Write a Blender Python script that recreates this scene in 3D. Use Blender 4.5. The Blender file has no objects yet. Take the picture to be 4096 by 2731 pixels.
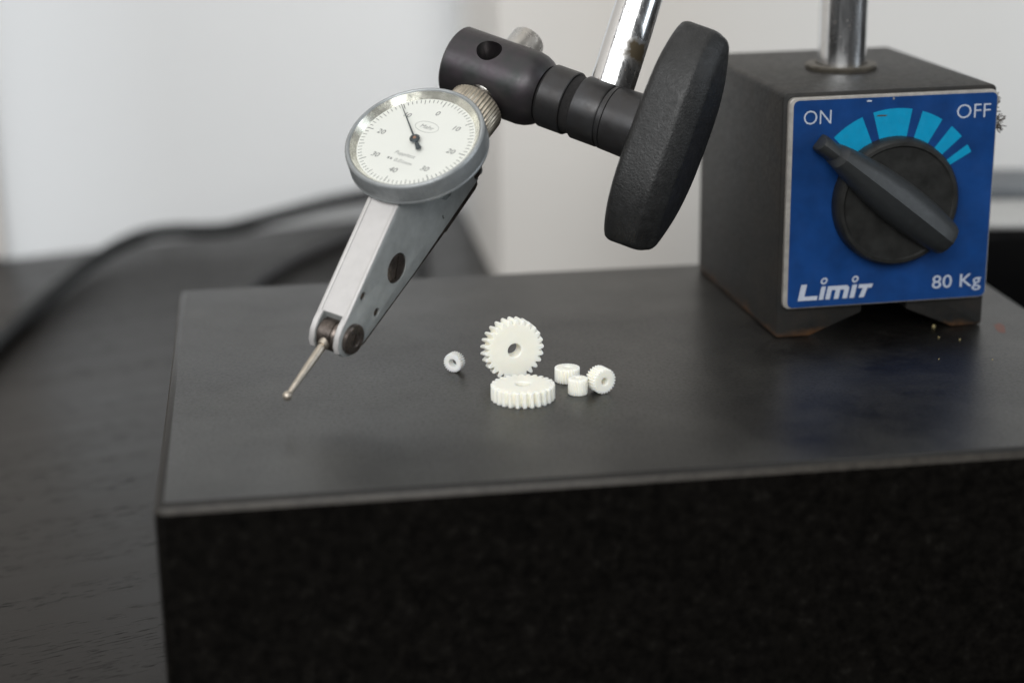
import bpy, bmesh, math, random
from mathutils import Vector, Matrix, noise
random.seed(7)
S = bpy.context.scene
COL = S.collection
MM = 0.001
Z0 = 50.0            # the desk top is z = 0, the stone plate's top is 50 mm above it
V = Vector
def W(p):            # millimetres (z = 0 on the stone plate's top) -> metres
    return V((p[0]*MM, p[1]*MM, (p[2]+Z0)*MM))
sin, cos, pi, rad = math.sin, math.cos, math.pi, math.radians

# ------------------------------------------------------------------ camera
CX = V((0.9999, -0.0042, -0.0134)); CU = V((0.0141, 0.2953, 0.9553)); CF = V((0.0, 0.9554, -0.2953))
CX = (CX - CF*CX.dot(CF)).normalized(); CU = CX.cross(CF)
cam_d = bpy.data.cameras.new("camera"); cam = bpy.data.objects.new("camera", cam_d); COL.objects.link(cam)
cam.matrix_world = Matrix(((CX.x, CU.x, -CF.x, 0), (CX.y, CU.y, -CF.y, 0), (CX.z, CU.z, -CF.z, (120.42+Z0)*MM), (0, 0, 0, 1)))
cam_d.sensor_width = 36; cam_d.lens = 62.71; cam_d.clip_start = 0.01; cam_d.clip_end = 30
cam_d.dof.use_dof = True; cam_d.dof.focus_distance = 0.381; cam_d.dof.aperture_fstop = 7.4; cam_d.dof.aperture_blades = 9
S.camera = cam
# ------------------------------------------------------------------ world and lamps
wd = bpy.data.worlds.new("World"); S.world = wd; wd.use_nodes = True
bg = wd.node_tree.nodes["Background"]; bg.inputs[0].default_value = (0.95, 0.97, 1.0, 1); bg.inputs[1].default_value = 0.06
def area(name, loc, target, w, h, power, color):
    d = bpy.data.lights.new(name, 'AREA'); d.shape = 'RECTANGLE'; d.size = w; d.size_y = h; d.energy = power; d.color = color
    o = bpy.data.objects.new(name, d); COL.objects.link(o); o.location = loc
    o.rotation_euler = (V(target)-V(loc)).to_track_quat('-Z', 'Y').to_euler(); return o
area("ceiling_lamp", (-0.25, 0.15, 1.7), (0.0, 0.45, 0.0), 2.0, 1.5, 12.5, (1.0, 0.99, 0.965))
area("window_light", (-0.28, -1.55, 1.15), (0.0, 0.6, 0.1), 1.7, 1.1, 41.0, (0.99, 1.0, 0.995))
area("fill_light_left", (-1.30, -0.60, 1.00), (0.0, 0.5, 0.1), 0.8, 1.0, 9.0, (0.97, 0.985, 1.0))  # unseen fill, added to brighten the cabinet's left face
area("window_light_right", (1.35, -0.05, 0.60), (0.05, 0.42, 0.1), 0.5, 1.1, 6.0, (0.84, 0.92, 1.0))
S.view_settings.view_transform = 'Standard'; S.view_settings.look = 'None'; S.view_settings.exposure = 0.0; S.view_settings.gamma = 1.0
S.cycles.max_bounces = 10; S.cycles.use_denoising = True
S.cycles.sample_clamp_indirect = 6.0

# ------------------------------------------------------------------ materials
class NT:
    def __init__(s, name):
        s.m = bpy.data.materials.new(name); s.m.use_nodes = True; s.t = s.m.node_tree; s.n = s.t.nodes; s.l = s.t.links
        s.b = s.n["Principled BSDF"]; s.co = s.n.new("ShaderNodeTexCoord")
    def set(s, **k):
        for a, v in k.items():
            i = s.b.inputs[a.replace('_', ' ')]
            if isinstance(v, tuple) and len(i.default_value) == 4 and len(v) == 3: v = (*v, 1)
            i.default_value = v
        return s
    def map(s, scale, rot=(0, 0, 0), src='Object'):
        m = s.n.new("ShaderNodeMapping"); m.inputs['Scale'].default_value = scale if hasattr(scale, '__len__') else (scale,)*3
        m.inputs['Rotation'].default_value = rot; s.l.new(s.co.outputs[src], m.inputs[0]); return m.outputs[0]
    def noise(s, scale, detail=4, rough=.55, vec=None, lac=2.0):
        t = s.n.new("ShaderNodeTexNoise"); t.inputs['Scale'].default_value = 1.0; t.inputs['Detail'].default_value = detail
        t.inputs['Roughness'].default_value = rough; t.inputs['Lacunarity'].default_value = lac
        s.l.new(vec if vec is not None else s.map(scale), t.inputs['Vector']); return t.outputs[0]
    def ramp(s, fac, stops):
        r = s.n.new("ShaderNodeValToRGB"); e = r.color_ramp.elements
        while len(e) < len(stops): e.new(.5)
        for k, (p, c) in enumerate(stops):
            e[k].position = p; e[k].color = c if isinstance(c, tuple) and len(c) == 4 else ((*c, 1) if isinstance(c, tuple) else (c, c, c, 1))
        s.l.new(fac, r.inputs[0]); return r.outputs[0]
    def mix(s, fac, a, b, mode='MIX'):
        m = s.n.new("ShaderNodeMix"); m.data_type = 'RGBA'; m.blend_type = mode
        for i, v in ((0, fac), (6, a), (7, b)):
            if hasattr(v, 'is_linked') or hasattr(v, 'links'): s.l.new(v, m.inputs[i])
            elif i == 0: m.inputs[0].default_value = v
            else: m.inputs[i].default_value = (*v, 1)
        return m.outputs[2]
    def math(s, op, a, b=0.0):
        m = s.n.new("ShaderNodeMath"); m.operation = op
        for i, v in ((0, a), (1, b)):
            if hasattr(v, 'links'): s.l.new(v, m.inputs[i])
            else: m.inputs[i].default_value = v
        return m.outputs[0]
    def link(s, out, inp): s.l.new(out, s.b.inputs[inp]); return s
    def bump(s, h, dist, strength=1.0):
        b = s.n.new("ShaderNodeBump"); b.inputs['Strength'].default_value = strength; b.inputs['Distance'].default_value = dist
        s.l.new(h, b.inputs['Height']); s.l.new(b.outputs[0], s.b.inputs['Normal']); return s

def simple(name, col, rough=.5, metal=0.0, var=.15, vscale=250, bump=0.0, bscale=1500, rvar=.08, **k):
    n = NT(name); f = n.noise(vscale, 5, .6)
    a = tuple(c*(1-var) for c in col); b = tuple(min(1, c*(1+var)) for c in col)
    n.link(n.ramp(f, [(.3, a), (.7, b)]), 'Base Color')
    n.link(n.ramp(n.noise(vscale*1.7, 4), [(.3, max(0, rough-rvar)), (.7, min(1, rough+rvar))]), 'Roughness')
    n.set(Metallic=metal, **k)
    if bump: n.bump(n.noise(bscale, 3), bump)
    return n.m

def stone():
    n = NT("black_granite")
    f = n.noise(420, 6, .7); g = n.noise(1500, 3, .6); big = n.noise(35, 4, .6); cloud = n.noise(22, 6, .68); fleck = n.noise(1300, 4, .8)
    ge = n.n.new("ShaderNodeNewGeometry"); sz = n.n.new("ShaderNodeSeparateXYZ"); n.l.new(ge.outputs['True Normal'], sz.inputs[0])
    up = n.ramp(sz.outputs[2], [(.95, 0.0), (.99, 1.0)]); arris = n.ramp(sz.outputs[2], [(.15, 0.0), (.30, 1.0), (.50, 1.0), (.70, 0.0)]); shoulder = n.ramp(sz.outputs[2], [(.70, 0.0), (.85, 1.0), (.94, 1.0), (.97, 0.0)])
    c = n.ramp(f, [(.35, (.0020, .0018, .0016)), (.60, (.0055, .0049, .0042)), (.76, (.015, .014, .012))])
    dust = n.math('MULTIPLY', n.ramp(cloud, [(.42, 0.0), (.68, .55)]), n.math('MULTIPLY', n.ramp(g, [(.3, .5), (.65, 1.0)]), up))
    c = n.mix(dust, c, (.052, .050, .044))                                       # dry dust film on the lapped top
    c = n.mix(n.math('MULTIPLY', arris, n.ramp(f, [(.3, .5), (.6, 1.0)])), c, (.046, .041, .035))   # worn arris; its bright reflection is painted into the pale colour
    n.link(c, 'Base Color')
    pit = n.ramp(fleck, [(.44, 1.0), (.58, .62), (.68, .2)])
    n.link(n.math('ADD', n.math('MULTIPLY', n.math('MULTIPLY', up, pit), .385), n.math('ADD', n.math('ADD', .03, n.math('MULTIPLY', shoulder, .22)), n.math('MULTIPLY', arris, .15))), 'Specular IOR Level')   # lapped top; sides' shade put in by cutting their gloss
    r = n.math('ADD', n.ramp(big, [(.25, .25), (.75, .36)]), n.math('MULTIPLY', g, .10)); n.link(r, 'Roughness')
    n.set(IOR=1.62); n.bump(n.math('ADD', g, n.math('MULTIPLY', f, .6)), .00003, 1.0)
    return n.m
def wood():
    n = NT("black_brown_wood")
    rot = (0, 0, rad(-27.5))
    vec = n.map(1.0, rot)
    def st(sx, sy):
        m = n.n.new("ShaderNodeMapping"); m.inputs['Scale'].default_value = (sx, sy, 60); n.l.new(vec, m.inputs[0]); return m.outputs[0]
    fig = n.noise(0, 4, .6, st(9, 130)); pore = n.noise(0, 2, .5, st(150, 2200)); band = n.noise(0, 2, .5, st(5, 95))
    p = n.math('MULTIPLY', n.ramp(pore, [(.60, 0.0), (.67, 1.0)]), n.ramp(band, [(.42, .0), (.60, 1.0)]))
    c = n.ramp(fig, [(.3, (.0065, .0052, .0042)), (.7, (.0115, .0095, .008))])
    n.link(n.mix(p, c, (.002, .002, .002)), 'Base Color')
    n.link(n.math('ADD', n.ramp(fig, [(.3, .30), (.7, .38)]), n.math('MULTIPLY', p, .35)), 'Roughness')
    n.link(n.math('SUBTRACT', .50, n.math('MULTIPLY', p, .40)), 'Specular IOR Level')
    n.set(IOR=1.33); n.bump(n.math('SUBTRACT', n.math('MULTIPLY', fig, .15), p), .00012, .9)
    return n.m
def oxide(name, col=(.030, .029, .029), tint=(.040, .030, .030), metal=.75, rough=.40):
    n = NT(name); f = n.noise(160, 5, .6); g = n.noise(900, 4, .6)
    n.link(n.mix(n.ramp(f, [(.35, 0.0), (.65, 1.0)]), col, tint), 'Base Color')
    n.link(n.ramp(g, [(.3, rough-.07), (.7, rough+.09)]), 'Roughness')
    n.set(Metallic=metal, Specular_IOR_Level=.5); n.bump(g, .000012, .6); return n.m
def gearmat(name, col, sc=.0014):
    n = NT(name); f = n.noise(500, 3)
    n.link(n.ramp(f, [(.3, tuple(c*.97 for c in col)), (.7, col)]), 'Base Color')
    n.set(Roughness=.42, Subsurface_Weight=.8, Subsurface_Radius=(1.0, .9, .75), Subsurface_Scale=sc, IOR=1.5)
    return n.m
_sr = NT.set
def chrome(name, spot=None):
    n = NT(name); f = n.noise(700, 5, .65); st = n.noise(0, 3, .6, n.map((1400, 1400, 120)))
    base = (.80, .80, .80)
    pit = n.ramp(n.noise(1300, 3, .6), [(.645, 0.0), (.70, 1.0)])
    c = n.mix(pit, base, (.10, .065, .04))
    fac = pit
    if spot:
        m = n.n.new("ShaderNodeVectorMath"); m.operation = 'DISTANCE'; n.l.new(n.co.outputs['Object'], m.inputs[0]); m.inputs[1].default_value = spot[0]
        d = n.math('ADD', m.outputs['Value'], n.math('MULTIPLY', n.math('SUBTRACT', n.noise(300, 4), .5), .006))
        s1 = n.ramp(n.math('MULTIPLY', d, 1/spot[1]), [(.30, 1.0), (.62, 0.0)])
        c = n.mix(s1, c, (.075, .058, .034)); fac = n.math('MAXIMUM', fac, s1)
        n.link(n.math('SUBTRACT', 1.0, n.math('MULTIPLY', n.ramp(fac, [(.75, 0.0), (1.0, 1.0)]), .55)), 'Metallic')
    else: n.set(Metallic=1.0)
    n.link(c, 'Base Color')
    n.link(n.math('ADD', n.ramp(st, [(.3, .12), (.7, .27)]), n.math('MULTIPLY', fac, .5)), 'Roughness')
    n.bump(f, .000006, .5)
    return n.m
def wallmat(name, a, b, scale=(2.2, 2.2, .5)):
    n = NT(name); f = n.noise(0, 2, .5, n.map(scale))
    n.link(n.ramp(f, [(.35, a), (.65, b)]), 'Base Color'); n.set(Roughness=.8); n.bump(n.noise(300, 3), .0003, .4); return n.m

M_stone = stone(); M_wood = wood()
M_clamp = oxide("blackened_steel", (.045, .048, .047), (.060, .050, .057)); M_ring = oxide("blackened_ring_steel", (.050, .050, .052), (.040, .037, .036), .7, .40)
M_felt = simple("black_felt", (.006, .005, .005), .9, 0, .3, 900, .0001, 3000)
def basemat():
    n = NT("dark_painted_iron"); f = n.noise(160, 5, .6); g = n.noise(900, 4, .6)
    c = n.mix(n.ramp(f, [(.35, 0.0), (.65, 1.0)]), (.011, .011, .0105), (.018, .0155, .013))
    sx = n.n.new("ShaderNodeSeparateXYZ"); n.l.new(n.co.outputs['Object'], sx.inputs[0])
    h = n.math('ADD', n.math('MULTIPLY', sx.outputs[2], 180.0), n.math('MULTIPLY', n.noise(130, 5, .6), 1.3))
    n.link(n.mix(n.ramp(h, [(.60, 1.0), (1.25, 0.0)]), c, (.075, .036, .015)), 'Base Color')
    n.link(n.ramp(g, [(.3, .42), (.7, .58)]), 'Roughness'); n.set(Specular_IOR_Level=.3); n.bump(n.noise(1400, 4), .00006, 1.0); return n.m
M_base = basemat()
M_pole = oxide("rusty_pole_shoe", (.050, .040, .030), (.085, .050, .028), .3, .6)
M_knob = simple("black_crackle_plastic", (.014, .014, .014), .43, 0, .35, 500, .00013, 2300, .12, Specular_IOR_Level=.4)
M_lever = simple("black_plastic", (.020, .022, .023), .46, 0, .12, 600, .00003, 3000, .05)
M_disc = simple("worn_black_plastic", (.016, .016, .015), .42, 0, .35, 260, .00002, 2500, .09, Specular_IOR_Level=.3)
M_blue = simple("blue_printed_foil", (.005, .038, .150), .42, 0, .22, 130, .00002, 2500, .05, Specular_IOR_Level=.25)
M_cyan = simple("cyan_print", (.002, .235, .42), .42, 0, .06, 500, Specular_IOR_Level=.3)
M_print = simple("silver_white_print", (.40, .43, .50), .5, 0, .1, 1500)
M_edge = simple("bare_aluminium_edge", (.36, .34, .315), .42, .5, .2, 500, .00002, 1500)
M_chrome = chrome("chrome"); M_satin = simple("satin_steel", (.50, .48, .45), .30, 1.0, .10, 300, .00001, 2500)
M_tip = simple("warm_worn_steel", (.46, .41, .345), .42, .85, .15, 500, .00001, 2500)
M_washer = simple("dull_washer_metal", (.085, .075, .060), .5, .4, .4, 400, .00004, 1500)
M_alu = simple("anodised_bezel_grey", (.30, .315, .32), .38, .45, .08, 700, .00001, 2500)
M_strip = simple("satin_nickel", (.50, .485, .475), .45, .3, .04, 400, .000015, 4000)
M_body = simple("grey_matt_chrome", (.36, .375, .37), .45, .25, .12, 350, .00001, 3000)
M_screw = simple("burnt_screw_steel", (.12, .10, .088), .34, .8, .5, 700, .00003, 1500)
M_dark = simple("oily_dark_recess", (.008, .008, .008), .5, 0, .3, 800)
M_face = simple("white_dial_card", (.725, .72, .69), .5, 0, .01, 200)
M_ink = simple("grey_black_dial_ink", (.06, .065, .07), .6, 0, .2, 3000)
M_ink2 = simple("faded_dial_ink", (.22, .22, .22), .6, 0, .2, 3000)
M_inner = simple("polished_inner_bezel", (.78, .76, .68), .24, .85, .04, 300)
M_needle = simple("blued_steel", (.03, .045, .055), .35, .6, .2, 900)
M_copper = simple("copper_pivot", (.45, .25, .17), .35, .9, .1, 900)
M_knurl = simple("warm_nickel_knurl", (.50, .445, .36), .38, .85, .16, 700)
M_gear = gearmat("ivory_white_acetal", (.90, .88, .785)); M_gear2 = gearmat("cool_white_acetal", (.90, .90, .875), .0005)
M_cable = simple("black_cable_rubber", (.006, .007, .008), .7, 0, .1, 100); M_cable2 = simple("dark_grey_cable_rubber", (.035, .035, .037), .8, 0, .1, 100)
M_case = simple("glossy_black_case", (.0012, .0012, .0013), .5, 0, .1, 100, Specular_IOR_Level=.06)
M_lid = simple("brushed_pale_lid", (.42, .42, .41), .6, .1, .08, 60); M_rail = simple("dark_grey_rail", (.11, .12, .13), .5, 0, .1, 80)
M_wall = wallmat("white_wall_paint", (.80, .81, .82), (.85, .86, .87))
M_cab = wallmat("pale_warm_grey_lacquer", (.74, .695, .64), (.81, .80, .78), (5.5, 5.5, .6))
M_white = wallmat("white_lacquer_side", (.80, .79, .77), (.84, .84, .84))
M_warm = wallmat("dim_wall_grey", (.58, .545, .51), (.66, .63, .60))
M_floor = simple("dark_floor_lino", (.10, .085, .07), .6, 0, .2, 3)
M_frame = simple("table_leg_black", (.02, .018, .017), .5, 0, .1, 30)
M_rust = simple("reddish_smear", (.12, .05, .038), .6, 0, .3, 1500)
M_brass = simple("brass_speck", (.6, .5, .25), .4, .8, .1, 900)
M_filing = simple("rusty_iron_filings", (.06, .045, .035), .6, .5, .4, 2000)
def glassmat():
    m = bpy.data.materials.new("watch_glass"); m.use_nodes = True; t = m.node_tree; t.nodes.clear()
    o = t.nodes.new("ShaderNodeOutputMaterial"); a = t.nodes.new("ShaderNodeBsdfTransparent"); g = t.nodes.new("ShaderNodeBsdfGlossy")
    g.inputs['Roughness'].default_value = .04; lw = t.nodes.new("ShaderNodeLayerWeight"); lw.inputs[0].default_value = .5
    pw = t.nodes.new("ShaderNodeMath"); pw.operation = 'POWER'; t.links.new(lw.outputs['Facing'], pw.inputs[0]); pw.inputs[1].default_value = 4.0
    fr = t.nodes.new("ShaderNodeMath"); fr.operation = 'MULTIPLY_ADD'; t.links.new(pw.outputs[0], fr.inputs[0]); fr.inputs[1].default_value = .6; fr.inputs[2].default_value = .03
    mx = t.nodes.new("ShaderNodeMixShader"); a.inputs[0].default_value = (.98, .985, .98, 1)
    t.links.new(fr.outputs[0], mx.inputs[0]); t.links.new(a.outputs[0], mx.inputs[1]); t.links.new(g.outputs[0], mx.inputs[2]); t.links.new(mx.outputs[0], o.inputs[0])
    return m
M_glass = glassmat()

# ------------------------------------------------------------------ object helpers
def root(name, loc, label, cat, group=None):
    o = bpy.data.objects.new(name, None); COL.objects.link(o); o.location = W(loc); o.empty_display_size = .01
    o['label'] = label; o['category'] = cat
    if group: o['group'] = group
    return o
def origin_of(p):
    l = V((0, 0, 0))
    while p is not None: l = l + p.location; p = p.parent
    return l
def add(name, bm, mat, parent=None, loc=None, smooth=35, **props):
    """bm in mm, stone-top coordinates -> one mesh object (child of parent, or top-level at loc)."""
    bmesh.ops.recalc_face_normals(bm, faces=bm.faces)
    me = bpy.data.meshes.new(name); bm.to_mesh(me); bm.free()
    org = origin_of(parent) if parent is not None else (W(loc) if loc is not None else V((0, 0, 0)))
    me.transform(Matrix.Translation(-org) @ Matrix.Translation((0, 0, Z0*MM)) @ Matrix.Scale(MM, 4))
    if smooth: me.shade_smooth(); me.set_sharp_from_angle(angle=rad(smooth))
    me.materials.append(mat)
    o = bpy.data.objects.new(name, me); COL.objects.link(o)
    if parent is not None: o.parent = parent
    elif loc is not None: o.location = W(loc)
    for k, v in props.items(): o[k] = v
    return o
def frame(o, x, y, z):       # matrix with columns x,y,z,o
    return Matrix(((x[0], y[0], z[0], o[0]), (x[1], y[1], z[1], o[1]), (x[2], y[2], z[2], o[2]), (0, 0, 0, 1)))
def axis_frame(o, z, ref=(0, 0, 1)):
    z = V(z).normalized(); r = V(ref)
    if abs(r.dot(z)) > .95: r = V((1, 0, 0))
    x = (r - z*r.dot(z)).normalized(); y = z.cross(x); return frame(V(o), x, y, z)
def lathe(prof, F, seg=64, bm=None, rmod=None):
    """prof: [(z, r)] ; first/last r==0 closes"""
    bm = bm or bmesh.new(); rings = []
    for z, r in prof:
        if r <= 1e-6: rings.append([bm.verts.new(F @ V((0, 0, z)))])
        else:
            rings.append([bm.verts.new(F @ V(((r*(rmod(k, z) if rmod else 1))*cos(2*pi*k/seg), (r*(rmod(k, z) if rmod else 1))*sin(2*pi*k/seg), z))) for k in range(seg)])
    for a, b in zip(rings, rings[1:]):
        for k in range(seg):
            j = (k+1) % seg
            if len(a) == 1 and len(b) == 1: continue
            if len(a) == 1: bm.faces.new((a[0], b[k], b[j]))
            elif len(b) == 1: bm.faces.new((a[k], a[j], b[0]))
            else: bm.faces.new((a[k], a[j], b[j], b[k]))
    return bm
def cyl(F, r, z0, z1, ch=0.0, seg=48, bm=None):
    c = ch
    p = [(z0, 0), (z0, r-c), (z0+c, r), (z1-c, r), (z1, r-c), (z1, 0)] if c else [(z0, 0), (z0, r), (z1, r), (z1, 0)]
    return lathe(p, F, seg, bm)
def prism(poly, F, z0, z1, bm=None):
    bm = bm or bmesh.new()
    a = [bm.verts.new(F @ V((x, y, z0))) for x, y in poly]; b = [bm.verts.new(F @ V((x, y, z1))) for x, y in poly]
    bm.faces.new(a[::-1]); bm.faces.new(b); n = len(poly)
    for k in range(n): bm.faces.new((a[k], a[(k+1) % n], b[(k+1) % n], b[k]))
    return bm
def box(F, x0, x1, y0, y1, z0, z1, bm=None):
    return prism([(x0, y0), (x1, y0), (x1, y1), (x0, y1)], F, z0, z1, bm)
def bevel(bm, w, seg=2, ang=30):
    bmesh.ops.recalc_face_normals(bm, faces=bm.faces)
    es = [e for e in bm.edges if len(e.link_faces) == 2 and e.calc_face_angle(0) > rad(ang)]
    bmesh.ops.bevel(bm, geom=es, offset=w, offset_type='OFFSET', segments=seg, profile=.5, affect='EDGES', clamp_overlap=True); return bm
def cut(bm, cutters):
    """bm minus the cutters (all bmesh, mm), exact boolean, returns a new bmesh"""
    bmesh.ops.recalc_face_normals(bm, faces=bm.faces)
    me = bpy.data.meshes.new("work"); bm.to_mesh(me); bm.free(); ob = bpy.data.objects.new("work", me); COL.objects.link(ob); tmp = [ob]
    for c in cutters:
        bmesh.ops.recalc_face_normals(c, faces=c.faces)
        m2 = bpy.data.meshes.new("cutter"); c.to_mesh(m2); c.free(); o2 = bpy.data.objects.new("cutter", m2); COL.objects.link(o2); tmp.append(o2)
        md = ob.modifiers.new("b", 'BOOLEAN'); md.operation = 'DIFFERENCE'; md.object = o2; md.solver = 'EXACT'
    dg = bpy.context.evaluated_depsgraph_get(); ev = ob.evaluated_get(dg); out = bmesh.new(); out.from_mesh(ev.to_mesh()); ev.to_mesh_clear()
    for o in tmp:
        d = o.data; bpy.data.objects.remove(o); bpy.data.meshes.remove(d)
    return out
def text_bm(s, size, F, depth=.03, shear=0.0, align='LEFT', sx=1.0, bold=0.0, res=3):
    cu = bpy.data.curves.new("t", 'FONT'); cu.body = s; cu.size = size; cu.shear = shear; cu.align_x = align; cu.extrude = depth/2; cu.offset = bold
    cu.resolution_u = res
    o = bpy.data.objects.new("t", cu); COL.objects.link(o); dg = bpy.context.evaluated_depsgraph_get()
    me = bpy.data.meshes.new_from_object(o.evaluated_get(dg)); bm = bmesh.new(); bm.from_mesh(me)
    bpy.data.objects.remove(o); bpy.data.curves.remove(cu); bpy.data.meshes.remove(me)
    bmesh.ops.transform(bm, matrix=F @ Matrix.Diagonal((sx, 1, 1, 1)), verts=bm.verts); return bm
def tube(points, r, seg=14, bm=None):
    bm = bm or bmesh.new(); pts = [V(p) for p in points]; rings = []; n = len(pts); up = V((0, 0, 1))
    for i, p in enumerate(pts):
        t = (pts[min(i+1, n-1)]-pts[max(i-1, 0)]).normalized(); x = t.cross(up)
        if x.length < .05: x = t.cross(V((1, 0, 0)))
        x.normalize(); y = x.cross(t)
        rings.append([bm.verts.new(p + x*r*cos(2*pi*k/seg) + y*r*sin(2*pi*k/seg)) for k in range(seg)])
    for a, b in zip(rings, rings[1:]):
        for k in range(seg): bm.faces.new((a[k], a[(k+1) % seg], b[(k+1) % seg], b[k]))
    bm.faces.new(rings[0]); bm.faces.new(rings[-1][::-1]); return bm
def spline(pts, n=8):
    out = []; P = [V(p) for p in pts]; P = [P[0]*2-P[1]] + P + [P[-1]*2-P[-2]]
    for i in range(1, len(P)-2):
        for k in range(n):
            t = k/n; a, b, c, d = P[i-1:i+3]
            out.append(.5*((2*b)+(c-a)*t+(2*a-5*b+4*c-d)*t*t+(3*b-a-3*c+d)*t*t*t))
    out.append(P[-2]); return out
def structure(o): o['kind'] = 'structure'; return o
def stuff(o): o['kind'] = 'stuff'; return o
I4 = Matrix.Identity(4)

# ------------------------------------------------------------------ setting: floor, wall
structure(add("floor", box(I4, -2500, 2500, -1500, 2500, -822, -802), M_floor, loc=(0, 0, -802)))
dv = V((cos(rad(25.3)), sin(rad(25.3)), 0)); dn = V((sin(rad(25.3)), -cos(rad(25.3)), 0))
FW = frame(V((-24.7, 752.2, 0)), dv, V((0, 0, 1)), dn)        # x along the wall, y up, z towards the viewer
structure(add("wall", box(FW, -1500, 1700, -800, 1500, -80, 0), M_wall, loc=(-24.7, 752.2, -800)))
structure(add("wall_falloff_left", box(FW, -1500, -190, -49, 1490, .1, 4), M_warm, loc=(-400, 560, -50)))  # grey panel painting in the wall's fall-off of light at its left end
# ------------------------------------------------------------------ desk
desk = root("desk", (0, 350, -800), "black-brown wood grain desk under the dark stone plate", "desk")
bm = bevel(box(FW, -620, 900, -72, -50, 3, 760), 1.5); add("desk_top", bm, M_wood, desk)
for x in (-560, 840):
    for z in (50, 710): add("leg", bevel(box(FW, x-25, x+25, -800, -72.2, z-25, z+25), 2), M_frame, desk)
# ------------------------------------------------------------------ pale cabinet standing on the desk, right of the corner
ca = V((-21.0, 743.0, 0)); cb = V((-3.0, 606.0, 0)); cdr = (cb-ca).normalized(); cx = V((-cdr.y, cdr.x, 0))
FC = frame(cb, cx, V((0, 0, 1)), cdr)                            # x along the front, y up, z towards the viewer
cab = add("cabinet", bevel(box(FC, 0, 360, -49.8, 900, -137, 0), .3), M_cab, loc=(180, 690, -50))
cab['label'] = "pale warm grey cabinet standing on the desk behind the stand"; cab['category'] = "cabinet"
# ------------------------------------------------------------------ black case with a pale lid, right rear
case = root("equipment_case", (250, 560, -50), "black case with a pale lid lying behind the magnetic stand", "case")
FK = frame(V((96, 512, -50)), V((cos(rad(-2)), sin(rad(-2)), 0)), V((0, 0, 1)), V((-sin(rad(-2)), cos(rad(-2)), 0)) * -1)
add("case_body", bevel(box(FK, 0, 260, .2, 44, -70, 0), 2.0, 3), M_case, case)
add("lid", bevel(box(FK, 2, 258, 44.1, 46.5, -34, -3), 1.0), M_lid, case)
add("rail", bevel(box(FK, 2, 258, 44.1, 49.5, -66, -40), 1.0), M_rail, case)
# ------------------------------------------------------------------ cables
c1 = [(-175, 470, -47), (-167, 510, -47.4), (-165.7, 552.4, -47.6), (-162.3, 595.6, -47), (-156.4, 645.6, -46), (-146.3, 673.3, -44), (-133.2, 681.4, -43), (-112.3, 683.4, -43), (-91.6, 697.2, -41), (-69.7, 714.1, -39), (-45.8, 730.2, -40), (-37, 690, -46), (-34, 640, -47.6), (-32, 560, -47.6), (-20, 500, -47.6)]
cb1 = add("power_cable", tube(spline(c1), 2.8), M_cable, loc=(-112, 683, -50)); cb1['label'] = "thick black cable snaking over the desk along the white wall"; cb1['category'] = "cable"
c2 = [(-52, 712, -47.9), (-64, 688, -47.9), (-79, 658, -47.9), (-88.8, 630.5, -47.9), (-93.9, 602, -47.9), (-96, 570, -47.9), (-92, 530, -47.9), (-60, 500, -47.9)]
cb2 = add("signal_cable", tube(spline(c2), 2.0), M_cable2, loc=(-88, 630, -50)); cb2['label'] = "dark grey cable lying flat on the desk behind the stone plate"; cb2['category'] = "cable"

# ------------------------------------------------------------------ stone surface plate 200 x 150 x 50 mm
ph = 0.1405; be = V((cos(ph), sin(ph), 0)); bn = V((-sin(ph), cos(ph), 0))
FB = frame(V((-63.34, 288.85, 0)), be, bn, V((0, 0, 1)))
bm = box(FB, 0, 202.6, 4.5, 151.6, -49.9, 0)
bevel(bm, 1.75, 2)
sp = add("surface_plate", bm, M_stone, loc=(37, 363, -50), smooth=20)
sp['label'] = "thick black stone plate carrying the white gears and the magnetic base"; sp['category'] = "surface plate"

# ------------------------------------------------------------------ magnetic stand
ps = .1771; e2 = V((cos(ps), sin(ps), 0)); n2 = V((-sin(ps), cos(ps), 0)); G = V((60.13, 388.84, 0)); UZ = V((0, 0, 1))
FM = frame(G, e2, UZ, -n2)                                       # u right, v up, h out of the front face
stand = root("magnetic_stand", (79.2, 424.3, 0), "black magnetic base with blue plate, chrome column and slanted chrome arm", "indicator stand")
prof = [(0.4, 0.1), (8.0, 0.1), (20.4, 5.0), (20.6, 10), (31.0, 10), (31.2, 5.0), (42.6, 0.1), (49.6, 0.1), (50, 0.6), (50, 55.4), (49.2, 56.1), (0.8, 56.1), (0, 55.4), (0, 0.6)]
bm = prism(prof, FM, -63.2, 0); bevel(bm, .45, 2, 40); add("base_body", bm, M_base, stand)
def rrect(x0, y0, x1, y1, r, n=6):
    out = []
    for cx_, cy_, a0 in ((x1-r, y1-r, 0), (x0+r, y1-r, 90), (x0+r, y0+r, 180), (x1-r, y0+r, 270)):
        for k in range(n+1): out.append((cx_+r*cos(rad(a0+90*k/n)), cy_+r*sin(rad(a0+90*k/n))))
    return out
bm = prism(rrect(.95, 7.2, 49.8, 55.2, 1.6), FM, .02, 1.5); bevel(bm, .3, 2, 60)
plate = add("face_plate", bm, M_edge, stand)
add("blue_panel", prism(rrect(2.0, 7.5, 49.5, 54.6, 1.3), FM, 1.45, 1.56), M_blue, plate)
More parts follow.
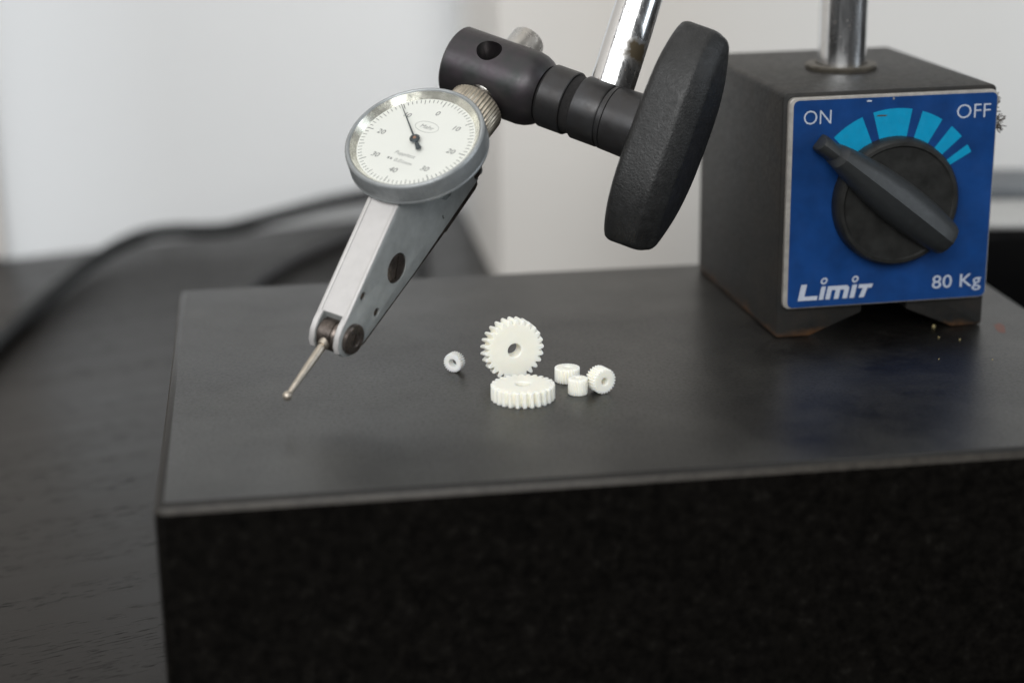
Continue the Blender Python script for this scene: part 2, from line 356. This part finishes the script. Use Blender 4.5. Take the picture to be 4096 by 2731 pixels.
# cyan fan of segments
DC = (26.0, 31.3)
for a0, a1 in ((134.5, 113.0), (105.7, 80.2), (73.2, 58.8), (51.0, 41.4), (34.7, 29.2)):
    n = 10; pts = [(DC[0]+20.7*cos(rad(a0+(a1-a0)*k/n)), DC[1]+20.7*sin(rad(a0+(a1-a0)*k/n))) for k in range(n+1)]
    ri = 11.5
    am = (a0+a1)/2; sh = 1.0 if a0-a1 > 8 else 1.0
    pts += [(DC[0]+ri*cos(rad(a1)), DC[1]+ri*sin(rad(a1))), (DC[0]+ri*cos(rad(a0)), DC[1]+ri*sin(rad(a0)))]
    add("scale_segment", prism(pts, FM, 1.55, 1.60), M_cyan, plate)
def plate_text(s, u, v, cap, w=None, sx=1.0, bold=0.0):
    F = FM @ Matrix.Translation((u, v, 1.60)); size = cap/.73
    bm = text_bm(s, size, F, .05, sx=1.0, bold=bold)
    if w:
        inv = F.inverted(); xs = [(inv @ q.co).x for q in bm.verts]; k = w/(max(xs)-min(xs)); x0 = min(xs)
        for q in bm.verts:
            l = inv @ q.co; l.x = (l.x-x0)*k; q.co = F @ l
    return add("lettering", bm, M_print, plate, smooth=0)
plate_text("ON", 4.35, 49.25, 3.3, 6.35, bold=-.035)
plate_text("OFF", 40.05, 49.05, 3.35, 8.0, bold=-.035)
plate_text("80 Kg", 36.5, 10.0, 3.2, 11.9, bold=0.0)
# slanted "LimiT" word mark
LF = FM @ Matrix.Translation((4.4, 9.05, 1.60)) @ Matrix(((1, .20, 0, 0), (0, 1, 0, 0), (0, 0, 1, 0), (0, 0, 0, 1)))
bm = bmesh.new()
def gp(pts): prism(pts, LF, 0, .05, bm)
gp([(0, 0), (4.5, 0), (4.5, .95), (1.35, .95), (1.35, 3.75), (0, 3.75)])                     # L
gp([(4.95, 0), (6.0, 0), (6.0, 3.05), (4.95, 3.05)])                                         # i
gp([(6.5, 0), (7.6, 0), (7.6, 2.1), (8.55, 2.1), (8.55, 0), (9.65, 0), (9.65, 2.1), (10.6, 2.1), (10.6, 0), (11.7, 0), (11.7, 2.45), (11.1, 3.05), (6.5, 3.05)])  # m
gp([(12.3, 0), (13.4, 0), (13.4, 3.05), (12.3, 3.05)])                                       # i
gp([(13.0+.9, 3.05), (13.9, 2.15), (15.0, 2.15), (14.55, 0), (15.75, 0), (16.1, 2.15), (17.1, 2.15), (17.2, 3.05)])  # T
for cxx in (5.35, 12.75):
    for k in range(24):
        a, b = 2*pi*k/24, 2*pi*(k+1)/24; c0 = (cxx-.1, 4.35)
        gp([(c0[0]+.42*cos(a), c0[1]+.42*sin(a)), (c0[0]+.78*cos(a), c0[1]+.78*sin(a)), (c0[0]+.78*cos(b), c0[1]+.78*sin(b)), (c0[0]+.42*cos(b), c0[1]+.42*sin(b))])
add("lettering", bm, M_print, plate, smooth=0)
# scratches at the plate's top edge
for u, v, w_, h_, m_ in ((19.3, 53.9, 1.6, .5, M_print), (25.0, 54.2, .5, .9, M_edge), (22.4, 50.5, 2.9, .45, M_pole)):
    pts = [(u+w_*.5*cos(2*pi*k/9)*random.uniform(.7, 1.1), v+h_*.5*sin(2*pi*k/9)*random.uniform(.6, 1.1)) for k in range(9)]
    add("scratch", prism(pts, FM, 1.55, 1.64), m_, plate, smooth=0)
# rotary switch: disc and lever
sw = add("switch_disc", lathe([(1.62, 0), (1.62, 14.4), (2.0, 14.6), (4.6, 14.3), (5.4, 13.7), (5.5, 13.0), (5.15, 12.6), (5.1, 0)], FM @ Matrix.Translation((*DC, 0)), 96), M_disc, stand)
la = V((.790, -.613)); ln = V((.613, .790))
def lv(a, b, h): return FM @ V((DC[0]+la.x*a+ln.x*b, DC[1]+la.y*a+ln.y*b, h))
bm = bmesh.new(); rings = []
def hw(a):
    if a < -19.5: return 2.1
    ks = [(-19.5, 2.55), (-14, 3.7), (-8, 4.6), (-2, 5.0), (4, 5.0), (9, 4.6), (15, 3.8)]
    for (a0, w0), (a1, w1) in zip(ks, ks[1:]):
        if a <= a1: return w0+(w1-w0)*(a-a0)/(a1-a0)
    return 3.8
st = [(-23.6, .75, 5.6, 2.4), (-23.3, .93, 6.6, 2.0), (-22.6, 1, 7.2, 1.7), (-19.8, 1, 7.9, 1.7), (-19.55, 1, 8.0, 1.7), (-19.2, .93, 9.4, 3.0), (-18.6, 1, 10.5, 4.9)] + [(-18+k*2.35, 1, 10.9+1.3*sin(pi*k/13), 4.9) for k in range(1, 13)] + [(13.0, 1, 10.9, 4.9), (14.1, .98, 10.3, 4.9), (14.7, .90, 9.2, 4.9)]
for a, k, top, bot in st:
    w_ = hw(a)*k; d = top-bot
    sec = [(-w_*.93, bot), (-w_, bot+d*.12), (-w_*.98, bot+d*.38), (-w_*.80, bot+d*.70), (-w_*.42, bot+d*.92), (-.12, top), (0, top+.07), (.12, top), (w_*.42, bot+d*.92), (w_*.80, bot+d*.70), (w_*.98, bot+d*.38), (w_, bot+d*.12), (w_*.93, bot)]
    rings.append([bm.verts.new(lv(a, b, h)) for b, h in sec])
for p, q in zip(rings, rings[1:]):
    n = len(p)
    for k in range(n): bm.faces.new((p[k], p[(k+1) % n], q[(k+1) % n], q[k]))
bm.faces.new(rings[0]); bm.faces.new(rings[-1][::-1])
add("lever", bm, M_lever, sw, smooth=32)
# column with its seat ring
CO = V((79.2, 424.3, 56.1)); FCo = axis_frame(CO, UZ)
add("seat_ring", lathe([(.02, 6.05), (.02, 8.3), (.9, 8.5), (1.3, 8.1), (1.3, 6.1)], FCo, 64, rmod=lambda k, z: 1+.012*sin(k*.7)), M_washer, stand)
add("column", lathe([(.02, 0), (.02, 5.75), (186, 5.75), (187, 5.0), (187, 0)], FCo, 64), M_chrome, stand)
# clamp chain geometry
KC = V((-1.95, 390.38, 60.24)); A2 = V((.8551, -.4531, -.2522)).normalized(); MD = V((.3483, .1415, .9267)); MD = (MD-A2*MD.dot(A2)).normalized(); ND = A2.cross(MD) if A2.cross(MD).y < 0 else -A2.cross(MD)
TS = V((-.5133, -.671, -.535)).normalized()
FCl = frame(KC, MD, A2.cross(MD), A2)
bm = lathe([(-10.9, 0), (-10.9, 7.75), (-10.4, 8.25), (7.4, 8.25), (9.0, 7.95), (10.4, 7.35), (11.7, 6.3), (11.8, 0)], FCl, 96)
hd = (ND*cos(rad(37))+MD*sin(rad(37))).normalized()
cutters = [cyl(axis_frame(KC + A2*-1.5, hd), 2.8, 1.0, 12, seg=40), cyl(axis_frame(KC + A2*-1.5 + hd*0, hd), 2.1, -12, 3, seg=32), cyl(axis_frame(KC, TS), 4.08, -12, 12, seg=48)]
add("clamp_body", cut(bm, cutters), M_clamp, stand, smooth=30)
add("clamp_ring", lathe([(12.0, 0), (12.0, 6.3), (12.7, 6.95), (18.1, 6.95), (18.3, 6.8), (18.3, 0)], FCl, 80), M_ring, stand)
add("felt_washer", lathe([(18.32, 0), (18.32, 6.35), (20.48, 6.35), (20.48, 0)], FCl, 64), M_felt, stand)
add("clamp_ring", lathe([(20.5, 0), (20.5, 6.75), (20.75, 6.95), (26.4, 6.95), (26.8, 6.7), (26.8, 0)], FCl, 80), M_ring, stand)
add("knob_hub", lathe([(26.82, 0), (26.82, 6.5), (27.4, 6.5), (27.4, 6.95), (28.1, 7.0), (28.2, 6.75), (28.35, 7.0), (36.2, 7.25), (36.2, 0)], FCl, 80), M_ring, stand)
# grip bar knob
bm = bmesh.new(); rings = []; NP = 96; HL = 24.4
def outline(k, ins_r, ins_y):
    a = 2*pi*k/NP; ca, sa = cos(a), sin(a)
    r = math.copysign(abs(ca)**.5, ca); y = math.copysign(abs(sa)**.5, sa)
    hw_ = 4.3+5.0*(1-abs(r)**3.4)
    return (HL-ins_r)*r, max(.1, hw_-ins_y)*y
lev = [(35.5, 2.2, 2.2), (35.65, 1.2, 1.2), (36.2, .45, .4), (37.0, .08, .1), (37.6, 0, 0), (42.9, .1, 0), (43.7, .2, .06), (44.15, .35, .35), (44.9, .7, 1.0), (45.7, 1.05, 1.75), (46.3, 1.6, 2.5), (46.75, 2.4, 3.2), (46.95, 3.4, 3.9)]
for u, ir, iy in lev:
    R_ = []
    for k in range(NP):
        x, y = outline(k, ir, iy); du = 1.35*(1-(x/HL)**2)*max(0, (u-37.6)/9.3)
        R_.append(bm.verts.new(FCl @ V((x, y, u+du))))
    rings.append(R_)
for p, q in zip(rings, rings[1:]):
    for k in range(NP): bm.faces.new((p[k], p[(k+1) % NP], q[(k+1) % NP], q[k]))
bm.faces.new(rings[0][::-1])
# crowned outer face as strips between mirrored outline points
last = rings[-1]
half = NP//2
for k in range(half):
    a, b = last[k], last[(k+1) % NP]; c, d = last[(NP-k-1) % NP], last[(NP-k) % NP]
    vs = []
    for v_ in (a, b, c, d):
        if v_ not in vs: vs.append(v_)
    if len(vs) > 2:
        try: bm.faces.new(vs)
        except ValueError: pass
add("grip_knob", bm, M_knob, stand, smooth=40)
# slanted arm, up to the swivel joint on the column
AA = V((23.57, 385.05, 61.42)) + V((-.3842, -.8802, .2787))*1.0; AV = V((.3209, .322, .9049)).normalized()
FA = axis_frame(AA, AV)
M_arm = chrome("chrome_worn", spot=(tuple(W(AA + AV*5.4 + V((.62, -.85, 0)).normalized()*4.6) - W((79.2, 424.3, 0))), .0066))
add("slanted_arm", lathe([(-9, 0), (-9, 4.6), (-8.6, 4.9), (184, 4.9), (184.5, 4.4), (184.5, 0)], FA, 64), M_arm, stand)
pj = AA + AV*165; pj2 = V((79.2, 424.3, pj.z)); jd = (pj-pj2).normalized()
FJ = axis_frame(pj2, jd)
add("swivel_joint", cyl(FJ, 9.5, -11, (pj-pj2).length+9, .8), M_clamp, stand)
add("grip_knob", lathe([(-13, 0), (-13, 5), (-11.2, 5), (-11.1, 0)], FJ, 32), M_knob, stand)
del rings

# ------------------------------------------------------------------ lever dial indicator held in the clamp
IC = V((-19.6253, 364.1781, 52.4854)); IS = V((.8396, -.5217, -.1513)); IN = V((-.1776, -.5269, .8312)).normalized()
IS = (IS-IN*IS.dot(IN)).normalized(); IT = IS.cross(IN); IT = IT if IT.z < 0 else -IT
FD = frame(IC, IS, -IT, IN)                                      # dial frame: x right, y up (away from stylus), z out of the dial
FS = frame(IC, IT, IN, -IS if (IT.cross(IN)).dot(IS) < 0 else IS) # side frame: x = t, y = n, z = +-s
sg = 1 if FS.col[2].xyz.dot(IS) > 0 else -1
FSr = frame(IC, IT, IN, IS)                                       # may be left-handed; only used for placing points
ind = root("dial_indicator", IC + IN*-20 + IT*20, "silver lever dial indicator with white dial held by the clamp", "dial indicator")
def off(F, x, y, z): return F @ Matrix.Translation((x, y, z))
poly = [(-13.5, -6.2), (13.2, -6.2), (13.9, -5.6), (37.6, -15.6), (39.6, -16.2), (41.4, -17.3), (42.7, -18.9), (43.0, -20.6), (42.4, -22.4), (41.0, -23.8), (39.0, -24.5), (37.0, -24.85), (16, -24.35), (-11, -22.3), (-13.3, -21.9), (-13.6, -20.8)]
bm = prism(poly, FSr, -3.75, 3.75); bevel(bm, .32, 2, 25)
def scyl(t, n, r, s0, s1, ch=0, seg=40): return cyl(axis_frame(IC+IT*t+IN*n, IS, IT), r, s0, s1, ch, seg)
wedge = prism([(3.2, -13.0), (2.4, -15.0), (.4, -17.3), (-1.2, -17.6), (-2.6, -17.0), (-2.4, -15.5)], FSr, 2.6, 5)
cut_list = [box(FSr, 37.5, 50, -32, -12, -2.35, 2.35), scyl(20.3, -18.2, 3.35, 2.9, 6), scyl(31.7, -14.85, .95, 2.9, 6), scyl(29.8, -21.9, 1.0, 2.9, 6),
            scyl(-11.8, -20.45, 1.75, 3.0, 6), wedge, box(FSr, 2.5, 2.95, -20.9, -19.7, 3.2, 5)]
body = add("indicator_body", cut(bm, cut_list), M_body, ind, smooth=28)
# bright front strip lying proud on the sloping face
p0 = V((13.95, -5.62)); p1 = V((37.5, -15.55)); tv = (p1-p0).normalized(); nv = V((-tv.y, tv.x))
nv = nv if nv.y > 0 else -nv
FP = frame(IC + IT*p0.x + IN*p0.y, IS, (IT*tv.x+IN*tv.y), (IT*nv.x+IN*nv.y))
L_ = (p1-p0).length
bm = box(FP, -3.72, 3.72, 0, L_-.02, -.02, .12); bevel(bm, .1, 1)
add("front_strip", bm, M_strip, ind)
for sx_ in (-1, 1):
    add("strip_rim", bevel(box(FP, sx_*3.3-.42, sx_*3.3+.42, 0, L_+.6, .1, .34), .12, 2), M_strip, ind)
    # bright rounded nose of each fork tine
    pts = [(37.5, -15.35), (39.6, -16.02), (41.5, -17.15), (42.85, -18.85), (43.18, -20.6)]; bmn = bmesh.new(); rr = []
    for k, (t_, n_) in enumerate(pts):
        q = V((t_, n_)); c_ = V((38.8, -20.4)); dd = (q-c_).normalized()
        ring = []
        for s_, o_ in ((sx_*2.45, -.3), (sx_*2.45, .06), (sx_*3.7, .06), (sx_*3.7, -.3)):
            ring.append(bmn.verts.new(IC + IT*(t_+dd.x*o_) + IN*(n_+dd.y*o_) + IS*s_))
        rr.append(ring)
    for a_, b_ in zip(rr, rr[1:]):
        for k in range(4): bmn.faces.new((a_[k], a_[(k+1) % 4], b_[(k+1) % 4], b_[k]))
    bmn.faces.new(rr[0]); bmn.faces.new(rr[-1]); bevel(bmn, .08, 1, 50)
    add("fork_tine_edge", bmn, M_strip, ind)
# bottom cover
bm = prism([(-10.9, -22.35), (-10.7, -23.3), (-9.6, -23.75), (3.0, -24.6), (3.4, -24.35), (35.6, -25.35), (37.2, -24.95), (16, -24.4)], FSr, -3.55, 3.55)
add("bottom_cover", bm, M_screw, ind)
# screws
def screw(t, n, r, s0, s1, slot_ang, mat=M_screw, par=ind, sw_=.45):
    b = lathe([(s0, 0), (s0, r), (s1-.3, r), (s1-.12, r-.12), (s1-.02, r*.82), (s1+.04, r*.5), (s1+.06, 0)], axis_frame(IC+IT*t+IN*n, IS, IT), 48)
    F_ = axis_frame(IC+IT*t+IN*n, IS, IT) @ Matrix.Rotation(slot_ang, 4, 'Z')
    b = cut(b, [box(F_, -r*.8, r*.8, -sw_/2, sw_/2, s1-.5, s1+1)])
    return add("screw", b, mat, par, smooth=30)
screw(20.3, -18.2, 3.25, 2.7, 3.72, .9); screw(-11.8, -20.45, 1.65, 2.5, 3.6, .3)
screw(31.7, -14.85, .9, 2.7, 3.5, .3, sw_=.25); screw(29.8, -21.9, .95, 2.7, 3.5, .8, sw_=.25)
b = lathe([(3.76, 0), (3.76, 3.2), (4.55, 3.2), (4.75, 3.0), (4.75, 1.7), (4.6, 1.55), (4.6, 0)], axis_frame(IC+IT*38.6+IN*-20.5, IS, IT), 56)
piv = add("pivot_screw", cut(b, [box(axis_frame(IC+IT*38.6+IN*-20.5, IS, IT) @ Matrix.Rotation(.8, 4, 'Z'), -1.2, 1.2, -.28, .28, 4.3, 6)]), M_screw, ind, smooth=30)
add("pivot_screw", scyl(38.6, -20.5, 3.1, -4.4, -3.76, .2), M_screw, ind)
# stylus holder drum between the tines and the stylus
add("stylus_holder", lathe([(-2.3, 0), (-2.3, 3.0), (-1.9, 3.4), (1.1, 3.4), (1.25, 3.15), (1.5, 3.15), (1.65, 3.4), (2.0, 3.3), (2.3, 3.0), (2.3, 0)], axis_frame(IC+IT*39.4+IN*-20.0, IS, IT), 56), M_screw, ind)
sa = IC+IT*42.2+IN*-19.2; sb = IC+IT*56.3+IN*-20.2; sd = (sb-sa).normalized(); FY = axis_frame(sa, sd); SL = (sb-sa).length
add("stylus", lathe([(-.6, 0), (-.6, 1.25), (1.0, 1.2), (1.1, .8), (1.5, .9), (6, .82), (SL-.6, .55), (SL-.3, .5)] + [(SL+1.0*sin(rad(a)), 1.0*cos(rad(a))) for a in (-55, -30, 0, 30, 60, 80)] + [(SL+1.0, 0)], FY, 32), M_tip, ind)
# dial: bezel, face, print, needle, glass
bez = add("bezel", lathe([(-1.62, 12.75), (-.30, 13.80), (-.05, 13.95), (0.05, 14.1), (0.0, 14.45), (-.25, 14.75), (-.5, 14.85), (-4.2, 14.85), (-4.35, 14.95), (-4.75, 14.95), (-5.0, 14.6), (-5.3, 13.2), (-6.15, 12.6), (-6.2, 0)], FD, 360,
      rmod=lambda k, z: 1+(.0028*(1 if k % 3 == 0 else -.5) if -4.3 < z < -.45 else 0)), M_alu, ind, smooth=30)
add("inner_ring", lathe([(-1.55, 12.72), (-.28, 13.78), (-.22, 13.74), (-1.5, 12.6)], FD, 128), M_inner, bez)
face = add("dial_face", lathe([(-1.7, 0), (-1.7, 12.70), (-1.5, 12.70), (-1.5, 0)], FD, 128), M_face, ind)
bm = bmesh.new()
for k in range(80):
    a = rad(90-k*4.5); long = k % 10 == 0; mid = k % 5 == 0
    r0 = 10.75 if long else (11.1 if mid else 11.45); w_ = .085 if long else .07
    Ft = off(FD, 0, 0, 0) @ Matrix.Rotation(a, 4, 'Z'); box(Ft, r0, 12.35, -w_, w_, -1.5+.002, -1.485, bm)
add("scale_marks", bm, M_ink, face, smooth=0)
def dial_text(s, x, y, size, mat, name="numeral", sh=.18, bold=0.0):
    bm = text_bm(s, size, off(FD, x, y-size*.35, -1.485), .012, sh, 'CENTER', bold=bold); add(name, bm, mat, face, smooth=0)
for s_, a in (("0", 0), ("10", 45), ("20", 90), ("30", 135), ("40", 180), ("30", 225), ("20", 270), ("10", 315)):
    dial_text(s_, 8.75*sin(rad(a)), 8.75*cos(rad(a)), 1.85, M_ink)
dial_text("Mahr", 0, 4.45, 1.55, M_ink2, "dial_lettering")
dial_text("Puppitast", 0, -4.1, 1.35, M_ink2, "dial_lettering"); dial_text("0.01mm", .75, -6.1, 1.35, M_ink2, "dial_lettering")
bm = bmesh.new(); NO = 64
for k in range(NO):
    a, b = 2*pi*k/NO, 2*pi*(k+1)/NO
    prism([(2.75*cos(a), 4.45+1.45*sin(a)), (2.83*cos(a), 4.45+1.53*sin(a)), (2.83*cos(b), 4.45+1.53*sin(b)), (2.75*cos(b), 4.45+1.45*sin(b))], FD, -1.497, -1.48, bm)
add("logo_oval", bm, M_ink2, face, smooth=0)
bm = bmesh.new()
for x0 in (-2.9, -2.25):
    prism([(x0-.28, -5.85), (x0+.28, -5.85), (x0+.1, -6.1), (x0+.28, -6.35), (x0-.28, -6.35), (x0-.1, -6.1)], FD, -1.497, -1.48, bm)
add("dial_marks", bm, M_ink, face, smooth=0)
na = rad(90+47.3); FN = FD @ Matrix.Translation((0, 0, -.75)) @ Matrix.Rotation(na, 4, 'Z')
bm = prism([(12.3, -.04), (12.3, .04), (1.0, .2), (1.0, -.2)], FN, 0, .1); prism([(-1.0, -.33), (-1.0, .33), (-3.3, .62), (-3.55, .3), (-3.55, -.3), (-3.3, -.62)], FN, 0, .1, bm)
nd = add("needle", bm, M_needle, ind, smooth=0)
add("needle_hub", lathe([(-.6, 0), (-.6, .5), (-.02, .6), (-.02, 1.12), (.2, 1.12), (.35, .9), (.35, 0)], FN, 40), M_needle, nd)
add("needle_pin", lathe([(.34, 0), (.34, .4), (.48, .3), (.48, 0)], FN, 24), M_copper, nd)
add("crystal", lathe([(-.30, 0), (-.30, 13.70), (-.12, 13.72), (-.10, 0)], FD, 96), M_glass, ind)
# rear dovetail, knurled collar, clamping stem
FR = axis_frame(IC + IN*-10.5, -IT, IN)                          # z runs backwards along -t from the dial axis
add("dovetail", bevel(box(frame(IC, IT, IN, IS), -14.9, -13.6, -21.3, -8.0, -2.6, 2.6), .3), M_dark, ind)
kn = 46; segk = kn*6
col_ = lathe([(15.0, 0), (15.0, 5.6), (15.6, 6.3), (21.0, 6.3), (21.7, 5.6), (21.75, 0)], FR, segk,
             rmod=lambda k, z: 1-(.055*[0, .25, .9, 1, .9, .25][k % 6] if 15.3 < z < 21.3 else .02))
add("knurled_collar", col_, M_knurl, ind, smooth=50)
add("stem_neck", lathe([(21.7, 0), (21.7, 3.9), (23.2, 3.2), (24.5, 3.2), (24.6, 0)], FR, 48), M_chrome, ind)
add("clamping_stem", lathe([(24.0, 0), (24.0, 3.7), (24.5, 3.98), (43.2, 3.98), (43.7, 3.7), (43.8, 0)], FR, 64), M_satin, ind)

# ------------------------------------------------------------------ gears
def gear_bm(R, rootr, N, L, hole, F, helix=0.0, sharp=.30, ch=.12, layers=3):
    """spur/helical gear, axis z of F from 0 to L"""
    bm = bmesh.new(); per = 10; seg = N*per; prof_r = []
    for k in range(per):
        x = k/per; d = abs(x-.5)*2                       # 1 at gap centre, 0 at tooth centre
        t = 1-min(1, max(0, (d-sharp)/(1-sharp-.12))); t = t*t*(3-2*t)*.35 + t*.65
        prof_r.append(rootr+(R-rootr)*t)
    zs = [(0, ch)] + [(ch+(L-2*ch)*k/layers, 0) for k in range(layers+1)] + [(L, ch)]
    outer = []; 
    for z, ins in zs:
        tw = helix*(z/L-.5)
        outer.append([bm.verts.new(F @ V(((prof_r[k % per]-ins)*cos(2*pi*k/seg+tw), (prof_r[k % per]-ins)*sin(2*pi*k/seg+tw), z))) for k in range(seg)])
    mids = []; inn = []
    for z, sgn in ((0, 1), (L, -1)):
        tw = helix*(z/L-.5)
        mids.append([bm.verts.new(F @ V(((rootr-.35)*cos(2*pi*k/seg+tw), (rootr-.35)*sin(2*pi*k/seg+tw), z))) for k in range(seg)])
        inn.append([bm.verts.new(F @ V(((hole+.12)*cos(2*pi*k/seg+tw), (hole+.12)*sin(2*pi*k/seg+tw), z))) for k in range(seg)])
        inn.append([bm.verts.new(F @ V((hole*cos(2*pi*k/seg+tw), hole*sin(2*pi*k/seg+tw), z+sgn*.12))) for k in range(seg)])
    def band(a, b):
        for k in range(seg): bm.faces.new((a[k], a[(k+1) % seg], b[(k+1) % seg], b[k]))
    for a, b in zip(outer, outer[1:]): band(a, b)
    band(outer[0], mids[0]); band(mids[0], inn[0]); band(inn[0], inn[1]); band(inn[1], inn[3]); band(inn[3], inn[2]); band(inn[2], mids[1]); band(mids[1], outer[-1])
    return bm
def gear(name, mat, c, zax, label, group, **k):
    L = k['L']; F = axis_frame(V(c), zax, k.pop('ref', (0, 0, 1))) @ Matrix.Rotation(k.pop('spin', 0), 4, 'Z')
    F = F @ Matrix.Translation((0, 0, -L/2))
    o = add(name, gear_bm(F=F, **k), mat, loc=(c[0], c[1], 0), smooth=38); o['label'] = label; o['category'] = "gear"; o['group'] = group; return o
gr = "small white plastic gears on the stone plate"
n1 = V((.326, -.946, 0)).normalized()
gear("worm_wheel", M_gear, (V((.53, 361.45, 6.68)) - n1*1.65), n1, "large ivory gear standing upright on its teeth behind the flat one", "large white gears", R=6.68, rootr=5.62, N=26, L=3.3, hole=1.5, helix=rad(-6.5), spin=rad(4.5))
gear("worm_wheel", M_gear, (2.1, 349.5, 1.62), (0, 0, 1), "large ivory gear lying flat in front of the upright one", "large white gears", R=6.68, rootr=5.7, N=26, L=3.2, hole=1.5, helix=rad(-1), spin=rad(3), sharp=.34)
gear("pinion", M_gear, (11.65, 360.6, 1.57), (0, 0, 1), "small ivory pinion standing on its end, rearmost beside the big gears", gr, R=2.70, rootr=2.40, N=24, L=3.1, hole=.85)
gear("pinion", M_gear, (13.6, 352.25, 1.72), (0, 0, 1), "smallest ivory pinion on its end between the two other small gears on the right", gr, R=2.10, rootr=1.94, N=26, L=3.4, hole=.65)
n3 = V((.485, -.875, 0)).normalized()
gear("pinion", M_gear, V((19.17, 351.7, 2.69)) - n3*1.65, n3, "small ivory pinion lying on its side at the right end of the gears", gr, R=2.76, rootr=2.38, N=25, L=3.3, hole=.74)
n0 = V((-.40, -.917, 0)).normalized()
gear("pinion", M_gear2, V((-13.0, 367.5, 2.08)) - n0*1.1, n0, "tiny cool-white pinion lying alone to the left of the big gears", gr, R=2.16, rootr=1.76, N=24, L=2.2, hole=.86)

# ------------------------------------------------------------------ filings, smear, specks
bm = bmesh.new(); rnd = random.Random(3)
for k in range(70):
    v = 54.6 - rnd.random()**.8*8.2; u = 50.0; d = rnd.uniform(.6, 1.6)
    if k > 34: v = rnd.uniform(46.6, 48.0); d = rnd.uniform(1.6, 3.4)
    pts = []; x, y, z = u-.1, v, rnd.uniform(-2.0, 0.2); ang = rnd.uniform(-.9, .7)
    for i in range(4): pts.append(FM @ V((x, y, z))); x += d/3*cos(ang); y += d/3*sin(ang); ang += rnd.uniform(-.6, .6); z += rnd.uniform(-.15, .15)
    tube(pts, rnd.uniform(.07, .13), 5, bm)
o = stuff(add("iron_filings", bm, M_filing, loc=tuple(FM @ V((50, 51, 0))), smooth=0)); o['label'] = "tuft of rusty iron filings clinging to the magnetic base's upper right edge"; o['category'] = "iron filings"
bm = bmesh.new(); pts = []
for k in range(26):
    a = 2*pi*k/26; r = 1+.35*noise.noise(V((cos(a)*1.7, sin(a)*1.7, 3))); pts.append((113.0+1.15*r*cos(a)+.5*sin(a), 395.0+3.6*r*sin(a)))
prism(pts, I4, .004, .03, bm)
o = add("smear", bm, M_rust, loc=(113, 395, 0), smooth=0); o['label'] = "small reddish smear on the stone beside the magnetic base"; o['category'] = "stain"
bm = bmesh.new()
for (x, y, r) in ((98.0, 396.5, .38), (97.2, 388.0, .2), (101.5, 386.0, .2), (93.5, 372, .14), (105, 371, .16)):
    cyl(axis_frame((x, y, 0), UZ), r, .005, r*1.1, .05, 8, bm)
o = stuff(add("metal_specks", bm, M_brass, loc=(98, 390, 0), smooth=0)); o['label'] = "tiny bright metal specks on the stone in front of the magnetic base"; o['category'] = "metal specks"
